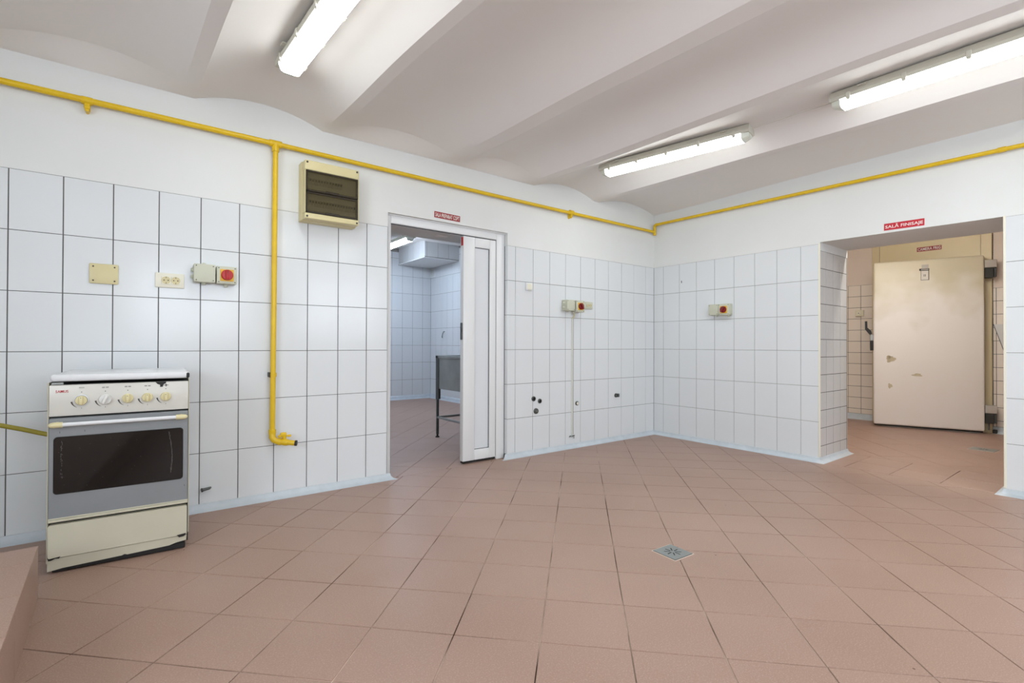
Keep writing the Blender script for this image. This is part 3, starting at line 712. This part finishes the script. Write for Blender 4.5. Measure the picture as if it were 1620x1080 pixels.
def rotary(loc, rz, w, h, d, label, ang=0, gland=(), red=None, mt=None):
    mt = mt or greyp; red = red or redp
    r = fit('rotary_switch', loc, rz, label=label, cat='switch')
    MB().bbox(-w/2, w/2, -d*.68, 0, -h/2, h/2, .004, 2).obj('box', mt, r, smooth=True)
    MB().bbox(-w/2-.001, w/2+.001, -d, -d*.7, -h/2-.001, h/2+.001, .004, 2).obj('lid', mt, r, smooth=True)
    MB().bbox(-.035, .035, -d-.004, -d+.001, -.036, .034, .0035, 2).obj('yellow_plate', orangep, r)
    kb = MB().lathe([(.031, 0), (.031, .012), (.028, .016), (.012, .017)], (0, -d-.003, 0), (0, -1, 0), 28).obj('rotary_knob', red, r, smooth=True)
    M = Matrix.Rotation(ang, 4, 'Y')
    MB().bbox(-.009, .009, -d-.034, -d-.015, -.029, .029, .004, 2, M).obj('grip', red, kb, smooth=True)
    MB().bbox(-.0012, .0012, -d-.035, -d-.033, .005, .026, .0005, 1, M).obj('pointer_line', darkp, kb)
    screws(r, w, h, -d, .003, .009)
    for side, p in gland:
        o, a = ((p, -d*.35, -h/2), (0, 0, -1)) if side == 'b' else ((w/2, -d*.35, p), (1, 0, 0))
        MB().lathe([(.0135, -.001), (.0135, .006), (.010, .010), (.008, .018)], o, a, 12).obj('cable_gland', mt, r)
    return r
def socket(loc, rz, w, h, label, two=True, mt=None, wells=.021, pitch=.045, cx=0):
    r = fit('wall_socket', loc, rz, label=label, cat='socket')
    mt = mt or ivory
    MB().bbox(-w/2, w/2, -.012, 0, -h/2, h/2, .003, 2).obj('plate', mt, r, smooth=True)
    for k in (-.5, .5):
        x = cx+k*pitch
        m_ = MB().bbox(x-pitch/2+.001, x+pitch/2-.001, -.0150, -.010, -pitch/2, pitch/2, .001, 1).obj('socket_module', mt, r)
        MB().lathe([(wells, 0), (wells, .0012), (wells*.93, .0016), (wells*.9, .0006), (.001, .0004)], (x, -.0148, 0), (0, -1, 0), 24).obj('well', creamy, m_)
        b = MB()
        for s in (-1, 1): b.lathe([(.0032, 0), (.0032, .0015)], (x+s*.0095, -.0150, 0), (0, -1, 0), 8)
        b.box(x-.0015, x+.0015, -.0168, -.015, -wells*.9, -wells*.6); b.box(x-.0015, x+.0015, -.0168, -.015, wells*.6, wells*.9)
        b.obj('contacts', darkp, m_)
    return r
# blanking plate left
bp_ = fit('blanking_plate', (-4.713, 0, 1.350), 0, label='square cream blanking plate left of the double socket', cat='cover plate')
MB().bbox(-.060, .060, -.012, 0, -.053, .053, .005, 2).obj('plate', creamy, bp_, smooth=True); screws(bp_, .12, .106, -.012, .004, .016)
socket((-4.425, 0, 1.338), 0, .136, .082, 'cream double socket between the blanking plate and the rotary switch', cx=.005)
junction((-4.262, 0, 1.388), 0, .104, .102, .075, 'grey junction box between double socket and rotary switch', [('l', .02), ('l', -.02), ('t', 0), ('b', 0)])
rotary((-4.150, 0, 1.386), 0, .102, .100, .068, 'red rotary isolator switch beside the vertical yellow pipe', 0, [('b', .0)])
# middle wall section
sw = fit('light_switch', (-1.801, 0, 1.497), 0, label='small white wall switch just right of the white door', cat='switch')
MB().bbox(-.034, .034, -.022, 0, -.034, .034, .004, 2).obj('plate', pvc, sw, smooth=True); MB().bbox(-.026, .026, -.026, -.020, -.026, .026, .002, 1).obj('rocker', ivory, sw)
junction((-1.342, 0, 1.352), 0, .100, .100, .075, 'grey junction box on the back wall above the thin conduit', [('l', .022), ('l', -.022), ('b', 0)])
rotary((-1.222, 0, 1.347), 0, .104, .108, .078, 'dark red rotary isolator switch above the thin conduit', -.5, [('b', -.045)], redd, greyp)
so = socket((-1.046, 0, 1.368), 0, .118, .070, 'small double socket right of the rotary switch on the back wall', cx=.006, pitch=.038, wells=.014, mt=greyp)
b = MB(); b.bbox(-1.268, -1.250, -.012, 0, .125, 1.235, .002, 1)
cd = b.obj('conduit', trunk_m, label='thin white vertical conduit below the switches on the back wall', cat='conduit')
MB().tube([(-1.262, -.03, 1.285), (-1.255, -.03, 1.262), (-1.262, -.012, 1.235)], .006, 8).obj('cable_end', creamy, cd)
MB().tube([(-1.2535, -.012, 1.24), (-1.2535, -.012, .13)], .0022, 6).obj('cable', steel_d, cd)
tpc = fit('wall_clip', (-1.262, 0, .112), 0, label='small dark metal clip at the foot of the thin conduit', cat='clip')
MB().tube([(-.045, -.018, 0), (.02, -.018, .004)], .006, 8).obj('bar', steel_d, tpc); MB().tube([(-.02, 0, 0), (-.02, -.024, .004)], .009, 8).obj('nut', chrome, tpc); MB().tube([(.012, -.012, 0), (.016, -.016, -.022)], .007, 8).obj('stub', chrome, tpc)
def port(loc, r, label, cap=False, ring=chrome, filled=None):
    p = fit('pipe_outlet', loc, 0, label=label, cat='pipe outlet')
    if cap:
        MB().lathe([(r, 0), (r, .006), (r*.9, .012), (r*.7, .013)], (0, 0, 0), (0, -1, 0), 24).obj('cap', steel_d, p, smooth=True)
        MB().bbox(-r*.35, r*.35, -.017, -.012, -r*.12, r*.12, .002, 1).obj('slot_bar', steel, p)
    else:
        n = 24; b = MB()
        b.lathe([(r*.66, .001), (r*.66, .010), (r*.8, .012), (r, .008), (r, 0)], (0, 0, 0), (0, -1, 0), n); b.obj('ring', ring, p, smooth=True)
        MB().lathe([(r*.64, .0125), (r*.6, .0128), (r*.1, .0129)], (0, 0, 0), (0, -1, 0), n).obj('bore', filled or darkhole, p)
    return p
port((-1.736, 0, .497), .022, 'upper left of the three water outlets near the white door', ring=steel_d)
port((-1.664, 0, .472), .021, 'water outlet to the right of the cluster of three', ring=steel_d)
port((-1.708, 0, .385), .026, 'round capped drain outlet, lowest of the cluster of three', cap=True)
port((-1.192, 0, .419), .021, 'single ringed outlet just right of the thin conduit', ring=steel_d, filled=ivory)
p = port((-.632, 0, .462), .021, 'metal outlet with square tap end nearest the corner', cap=True)
MB().bbox(.004, .026, -.03, -.010, -.016, .018, .002, 1).obj('square_end', steel_d, p)
dw = fit('wall_bolt', (-4.243, 0, .128), 0, label='rusty dark bolt stub sticking out of the wall tile beside the stove', cat='bolt')
MB().tube([(.024, 0, .002), (.018, -.012, .002), (-.02, -.018, -.002)], [.006, .008, .009], 8).obj('rod', steel_d, dw); MB().lathe([(.012, 0), (.012, .006)], (-.018, -.0175, -.002), (-1, -.2, -.1), 8).obj('nut', darkp, dw)
# right wall
junction((0, -.741, 1.331), -PI/2, .100, .104, .055, 'pale green junction box on the right wall', [('b', .02)])
rotary((0, -.853, 1.328), -PI/2, .112, .108, .060, 'dark red rotary isolator switch on the right wall', .55, [('b', .03)], redd)
MB().bbox(-.003, .0, -.355, -.347, 1.638, 1.662, .001, 1).obj('tile_chip', darkp, label='tiny dark chip on the upper tiles of the right wall near the corner', cat='chip')
# lobby switch and slanted sheet
ls = fit('light_switch', (RX, -.979, 1.416), -PI/2, label='small cream surface switch on the pinkish tiles of the lobby', cat='switch')
MB().bbox(-.046, .046, -.035, 0, -.04, .04, .006, 2).obj('box', cream, ls, smooth=True); MB().lathe([(.022, 0), (.022, .004), (.02, .006)], (-.008, -.034, 0), (0, -1, 0), 16).obj('button', ivory, ls); MB().lathe([(.006, 0), (.006, .002)], (-.008, -.040, 0), (0, -1, 0), 8).obj('pilot', darkp, ls)
b = MB(); b.prism([(-2.272, 1.228), (-2.9, 1.228), (-2.9, .90), (-2.362, .90)], 'x', RX-.03, RX)
sp_ = b.obj('wall_panel', mat('pale_grey_sheet', (214, 214, 212), .4), label='pale grey sheet with slanted edge on the lobby wall at the right jamb', cat='panel')
b = MB(); b.prism([(-2.268, 1.230), (-2.274, 1.230), (-2.366, .90), (-2.360, .90)], 'x', RX-.032, RX-.001); b.obj('dark_edge', gasket, sp_)
# far room fittings
vg = fit('vent_grille', (-.24, 4.69, 2.30), -PI/2, label='small white vent grille high in the far room corner', cat='vent')
MB().bbox(-.085, .085, -.012, 0, -.085, .085, .004, 1).obj('frame', pvc, vg)
for k in range(7): MB().bbox(-.06, .06, -.016, -.010, -.056+k*.018-.004, -.056+k*.018+.004, .001, 1).obj('slat', vent_m, vg)
hk = fit('wall_hook', (-.24, 4.26, 1.16), -PI/2, label='small metal wall hook on the far room tiles', cat='hook')
MB().tube([(0, 0, .05), (0, -.02, .05), (-.01, -.03, .02), (-.03, -.035, -.04), (-.01, -.04, -.06), (.012, -.05, -.04)], .007, 8).obj('hook', steel_d, hk)
b = MB(); b.bbox(-2.60, -2.50, .20, .25, 1.881, 1.885, .002, 1); b.obj('paint_patch', white_v, label='small white patch on the underside of the doorway lintel', cat='patch')

# ------------------------------------------------------------ steel sink in the far room
sk = empty('steel_sink', (-1.74, .9, 0), label='stainless steel free-standing sink seen through the white doorway', cat='sink')
Mk = at(sk)
sx0, sx1, sy0, sy1, st = -2.044, -1.44, .58, 1.25, .865
b = MB()
t_ = .012
for q in ((sx0, sx0+.05, sy0, sy1), (sx1-.05, sx1, sy0, sy1), (sx0, sx1, sy0, sy0+.05), (sx0, sx1, sy1-.05, sy1)): b.bbox(q[0]-.004, q[1]+.004, q[2]-.004, q[3]+.004, st-.028, st, .004, 1, Mk)
b.obj('rim', steel, sk)
b = MB(); z0 = .515
b.box(sx0+.006, sx0+.012, sy0+.01, sy1-.01, z0, st-.02, Mk); b.box(sx1-.012, sx1-.006, sy0+.01, sy1-.01, z0, st-.02, Mk)
b.box(sx0+.01, sx1-.01, sy0+.006, sy0+.012, z0, st-.02, Mk); b.box(sx0+.01, sx1-.01, sy1-.012, sy1-.006, z0, st-.02, Mk); b.obj('apron', steel, sk)
b = MB(); b.box(sx0+.05, sx1-.05, sy0+.05, sy1-.05, .56, .566, Mk)
for q in ((sx0+.047, sx0+.053, sy0+.05, sy1-.05), (sx1-.053, sx1-.047, sy0+.05, sy1-.05), (sx0+.05, sx1-.05, sy0+.047, sy0+.053), (sx0+.05, sx1-.05, sy1-.053, sy1-.047)): b.box(*q, .56, st-.01, Mk)
b.obj('basin', steel_d, sk)
for cx, sx in ((sx0, 1), (sx1, -1)):
    for cy, sy in ((sy0, 1), (sy1, -1)):
        b = MB(); b.box(*sorted((cx, cx+sx*.004)), *sorted((cy, cy+sy*.058)), .40, st-.02, Mk); b.box(*sorted((cx, cx+sx*.055)), *sorted((cy, cy+sy*.004)), .40, st-.02, Mk)
        lg = b.obj('leg', steel_d, sk)
        MB().bbox(*sorted((cx+sx*.003, cx+sx*.026)), *sorted((cy+sy*.003, cy+sy*.026)), .03, .52, .002, 1, Mk).obj('leg_tube', steel_d, lg)
        MB().lathe([(.022, 0), (.022, .008), (.010, .014), (.010, .04)], Mk @ Vector((cx+sx*.0145, cy+sy*.0145, .0)), (0, 0, 1), 12).obj('foot', rubber, lg)
for q in ((sx0+.006, sx0+.022, sy0, sy1), (sx1-.022, sx1-.006, sy0, sy1), (sx0, sx1, sy0+.006, sy0+.022), (sx0, sx1, sy1-.022, sy1-.006)):
    MB().bbox(*q, .20, .222, .003, 1, Mk).obj('brace', steel, sk)

# ------------------------------------------------------------ gas stove
sv = empty('gas_stove', (-4.619, -.56, 0), math.radians(-2.2), label='old cream and grey free-standing gas stove against the tiled wall', cat='stove')
w2 = .2525
b = MB(); b.box(-w2+.003, w2-.003, .02, .50, .03, .803); b.box(-w2+.02, w2-.02, .008, .06, .004, .05); b.obj('body', black, sv)
for s in (-1, 1):
    b = MB(); b.bbox(*sorted((s*w2, s*(w2-.0045))), -.002, .50, .045 if s < 0 else .075, .812, .001, 1); b.obj('side_panel', stove_cream, sv)
    for y in (.03, .46): MB().lathe([(.018, 0), (.018, .01), (.01, .014), (.01, .032)], (s*.21, y, 0), (0, 0, 1), 12).obj('foot', rubber, sv)
lid = MB().bbox(-w2+.006, w2-.003, .002, .50, .815, .846, .012, 4).obj('lid', enamel, sv, smooth=True)
b = MB(); b.bbox(w2-.014, w2-.001, -.001, .02, .817, .841, .004, 1); b.obj('chipped_corner', black, lid, label='black chip at the right corner of the lid')
b = MB(); b.bbox(-w2+.012, w2-.012, .48, .50, .80, .83, .003, 1); b.obj('lid_hinge', steel_d, lid)
cp = MB().bbox(-w2+.0055, w2-.0055, -.008, .03, .668, .801, .003, 2).obj('control_panel', stove_panel, sv, smooth=True)
b = MB(); b.prism([(.118, .802), (.160, .802), (.158, .794), (.150, .790), (.146, .778), (.136, .778), (.136, .788), (.126, .792)], 'y', -.0088, -.0078); b.obj('enamel_chip', black, cp, label='black patch where the enamel chipped off')
b = MB(); b.bbox(-w2+.012, -w2+.05, -.004, .01, .803, .812, .001, 1); b.obj('lid_rest', steel, cp)
def knobs():
    xs = (-.142, -.062, .017, .089, .158)
    for i, x in enumerate(xs):
        z = .7325
        km = knob_w if i == 1 else knob_m
        if i == 0:
            MB().lathe([(.0255, 0), (.0255, .006), (.0235, .008), (.001, .008)], (x, -.008, z), (0, -1, 0), 28).obj('knob_collar', enamel, cp, smooth=True)
            MB().lathe([(.0215, .0), (.0215, .010)], (x, -.008, z), (0, -1, 0), 28).obj('knob_gap', darkp, cp)
        R = .0205 if i != 1 else .0225
        kb = MB().lathe([(R, 0), (R, .010), (R*.93, .013), (R*.6, .0135)], (x, -.011 if i == 0 else -.008, z), (0, -1, 0), 28)
        kb = kb.obj('knob', km, cp, smooth=True, label='white replacement knob' if i == 1 else 'yellowed knob')
        M = Matrix.Translation((x, 0, z)) @ Matrix.Rotation(.35 if i == 1 else 0, 4, 'Y')
        MB().bbox(-.006, .006, -.036, -.018, -R*.88, R*.88, .004, 2, M).obj('knob_grip', km, kb, smooth=True)
        if i != 1: MB().lathe([(.0016, 0), (.0016, .001)], (x, -.036, z+.012), (0, -1, 0), 8).obj('dot', darkp, kb)
        b = MB(); b.lathe([(.002, 0), (.002, .0006)], (x, -.008, z+.036), (0, -1, 0), 8)
        # tapering arc mark lower left, tick below
        n = 10; A_ = []; B_ = []
        for k in range(n+1):
            t = math.radians(188+56*k/n); ww = .0028*(1-k/n)+.0004; A_.append((x+(.0335+ww)*math.cos(t), z+(.0335+ww)*math.sin(t))); B_.append((x+(.0335-ww)*math.cos(t), z+(.0335-ww)*math.sin(t)))
        b.prism(A_+B_[::-1], 'y', -.0086, -.0078)
        b.box(x-.0006+.0, x+.0006, -.0086, -.0078, z-.037, z-.031)
        if i == 0:
            b.box(x-.009, x+.009, -.0086, -.0078, z+.0525, z+.0535); b.box(x-.009, x+.009, -.0086, -.0078, z+.0565, z+.0575)
        elif i < 4:
            for q in (-.0065, .0065):
                b.box(x+q-.005, x+q+.005, -.0086, -.0078, z+.0505, z+.0520); b.box(x+q-.005, x+q+.005, -.0086, -.0078, z+.0535, z+.0550)
        else:
            b.box(x-.008, x+.010, -.0086, -.0078, z+.052, z+.0545); b.box(x-.001, x+.003, -.0086, -.0078, z+.047, z+.059)
        b.obj('printed_marks', ink, cp)
knobs()
link('lettering', fit_text('SAMUS', .041, .0115, red_ink), cp, (-.2055, -.0088, .774), (PI/2, 0, 0), label='red brand lettering')
od = MB().bbox(-w2+.0055, w2-.0055, -.010, .03, .232, .660, .003, 1).obj('oven_door', stove_grey, sv)
b = MB(); b.bbox(-w2+.022, w2-.026, -.0125, -.008, .339, .578, .010, 3)
# rounded corner glass: outline prism
def rrect(x0, x1, z0, z1, r, n=5):
    o = []
    for cx, cz, a in ((x1-r, z1-r, 0), (x0+r, z1-r, 90), (x0+r, z0+r, 180), (x1-r, z0+r, 270)):
        for k in range(n+1):
            t = math.radians(a+90*k/n); o.append((cx+r*math.cos(t), cz+r*math.sin(t)))
    return o
b.bm.free(); b = MB(); b.prism(rrect(-w2+.024, w2-.028, .339, .578, .012), 'y', -.0135, -.009); gl = b.obj('oven_glass', glass_b, od)
b = MB(); b.prism(rrect(-w2+.021, w2-.025, .336, .581, .014), 'y', -.0112, -.009); b.obj('glass_seal', rubber, od)
b = MB()
random.seed(3)
for k in range(34):
    z = .36+.20*random.random(); x = -w2+.047+random.uniform(-.003, .003); l = random.uniform(.002, .007)
    if .40 < z < .56: b.box(x, x+.0012, -.0142, -.0134, z, z+l)
for k in range(46):
    t = k/46; z = .565-.19*t; x = w2-.082+.013*math.sin(t*2.6)+random.uniform(-.002, .002); b.box(x, x+random.uniform(.0006, .0022), -.0142, -.0134, z-.006, z+.002)
for k in range(26): x = random.uniform(-.22, .21); z = random.uniform(.345, .572); b.box(x, x+.0012, -.0142, -.0134, z, z+.0016)
b.obj('scratches', scratch, gl, kind='stuff')
b = MB()
for x, z in ((-.212, .596), (-.131, .596), (.243-.01, .30)): b.box(x, x+.0015, -.0106, -.0095, z, z+.008)
b.obj('paint_nicks', darkp, od)
b = MB(); b.tube([(-.218, -.046, .636), (.212, -.046, .636)], .0085, 14)
hb = b.obj('door_handle', enamel, od, smooth=True)
for x0, x1 in ((-.243, -.198), (.198, .243)):
    s = -1 if x0 < 0 else 1
    b = MB(); b.tube([(x0 if s < 0 else x1, -.044, .636), ((x0 if s < 0 else x1)-s*.006, -.045, .636), ((x0 if s < 0 else x1)-s*.018, -.046, .636), (x1 if s < 0 else x0, -.046, .636)], [.004, .010, .0125, .0115], 14)
    b.bbox(*sorted((s*.226, s*.212)), -.045, -.008, .627, .645, .003, 1); b.obj('handle_end', knob_m, hb, smooth=True)
b = MB(); b.bbox(-w2+.0055, w2-.0055, -.014, .02, .219, .2295, .002, 1); b.bbox(-w2+.0055, w2-.0055, -.011, .02, .2305, .236, .001, 1); b.obj('door_trim', stove_cream, od)
dr = empty('drawer_dummy') if False else None
b = MB(); b.prism(rrect(-w2+.006, w2-.008, .068, .208, .008), 'y', -.012, .015); dr = b.obj('drawer_front', stove_cream, sv)
b = MB(); b.prism([(-w2+.008, .068), (-.205, .072), (-.21, .064), (-.222, .066), (-.235, .060), (-w2+.008, .060)], 'y', -.0125, .0); b.obj('rust_patch', black, dr)
b = MB(); b.prism([(.204, .072), (w2-.012, .076), (w2-.012, .068), (.232, .062), (.214, .060), (.21, .067)], 'y', -.0125, .0); b.obj('rust_patch', black, dr)
b = MB()
pts = [(-w2+.004, .064), (w2-.008, .064), (w2-.010, .040), (.205, .036), (.175, .028), (.02, .0235), (.01, .0275), (.0, .0235), (-.20, .018), (-w2+.004, .012)]
b.prism(pts, 'y', -.004, .012); b.obj('kick_plate', stove_cream, sv)
b = MB(); b.bbox(-w2+.018, w2-.014, -.002, .03, .004, .03, .003, 1); b.obj('base_rail', black, sv)

# ------------------------------------------------------------ floor drains
def drain(cx, cy, s, rz, label):
    r = empty('floor_drain', (cx, cy, 0), rz, label=label, cat='drain')
    MB().box(-s/2-.004, s/2+.004, -s/2-.004, s/2+.004, -.003, .0008).obj('grout_border', drain_g, r)
    MB().box(-s/2, s/2, -s/2, s/2, -.003, .0012).obj('dark_rim', darkp, r)
    MB().bbox(-s/2+.003, s/2-.001, -s/2+.003, s/2-.001, -.002, .0035, .001, 1).obj('plate', drain_m, r)
    me = MB().prism([(.012, -.0022), (.040, -.0022), (.040, .0022), (.012, .0022)], 'z', .0034, .0039).mesh('slot', darkhole)
    for k in range(8): link('slot', me, r, (0, 0, 0), (0, 0, PI/4*k+.1))
    return r
drain(-2.545, -2.006, .130, math.radians(-3), 'square steel floor drain in the middle of the main floor')
drain(1.83, -2.39, .19, math.radians(-3), 'square floor drain on the lobby floor before the cold room door')
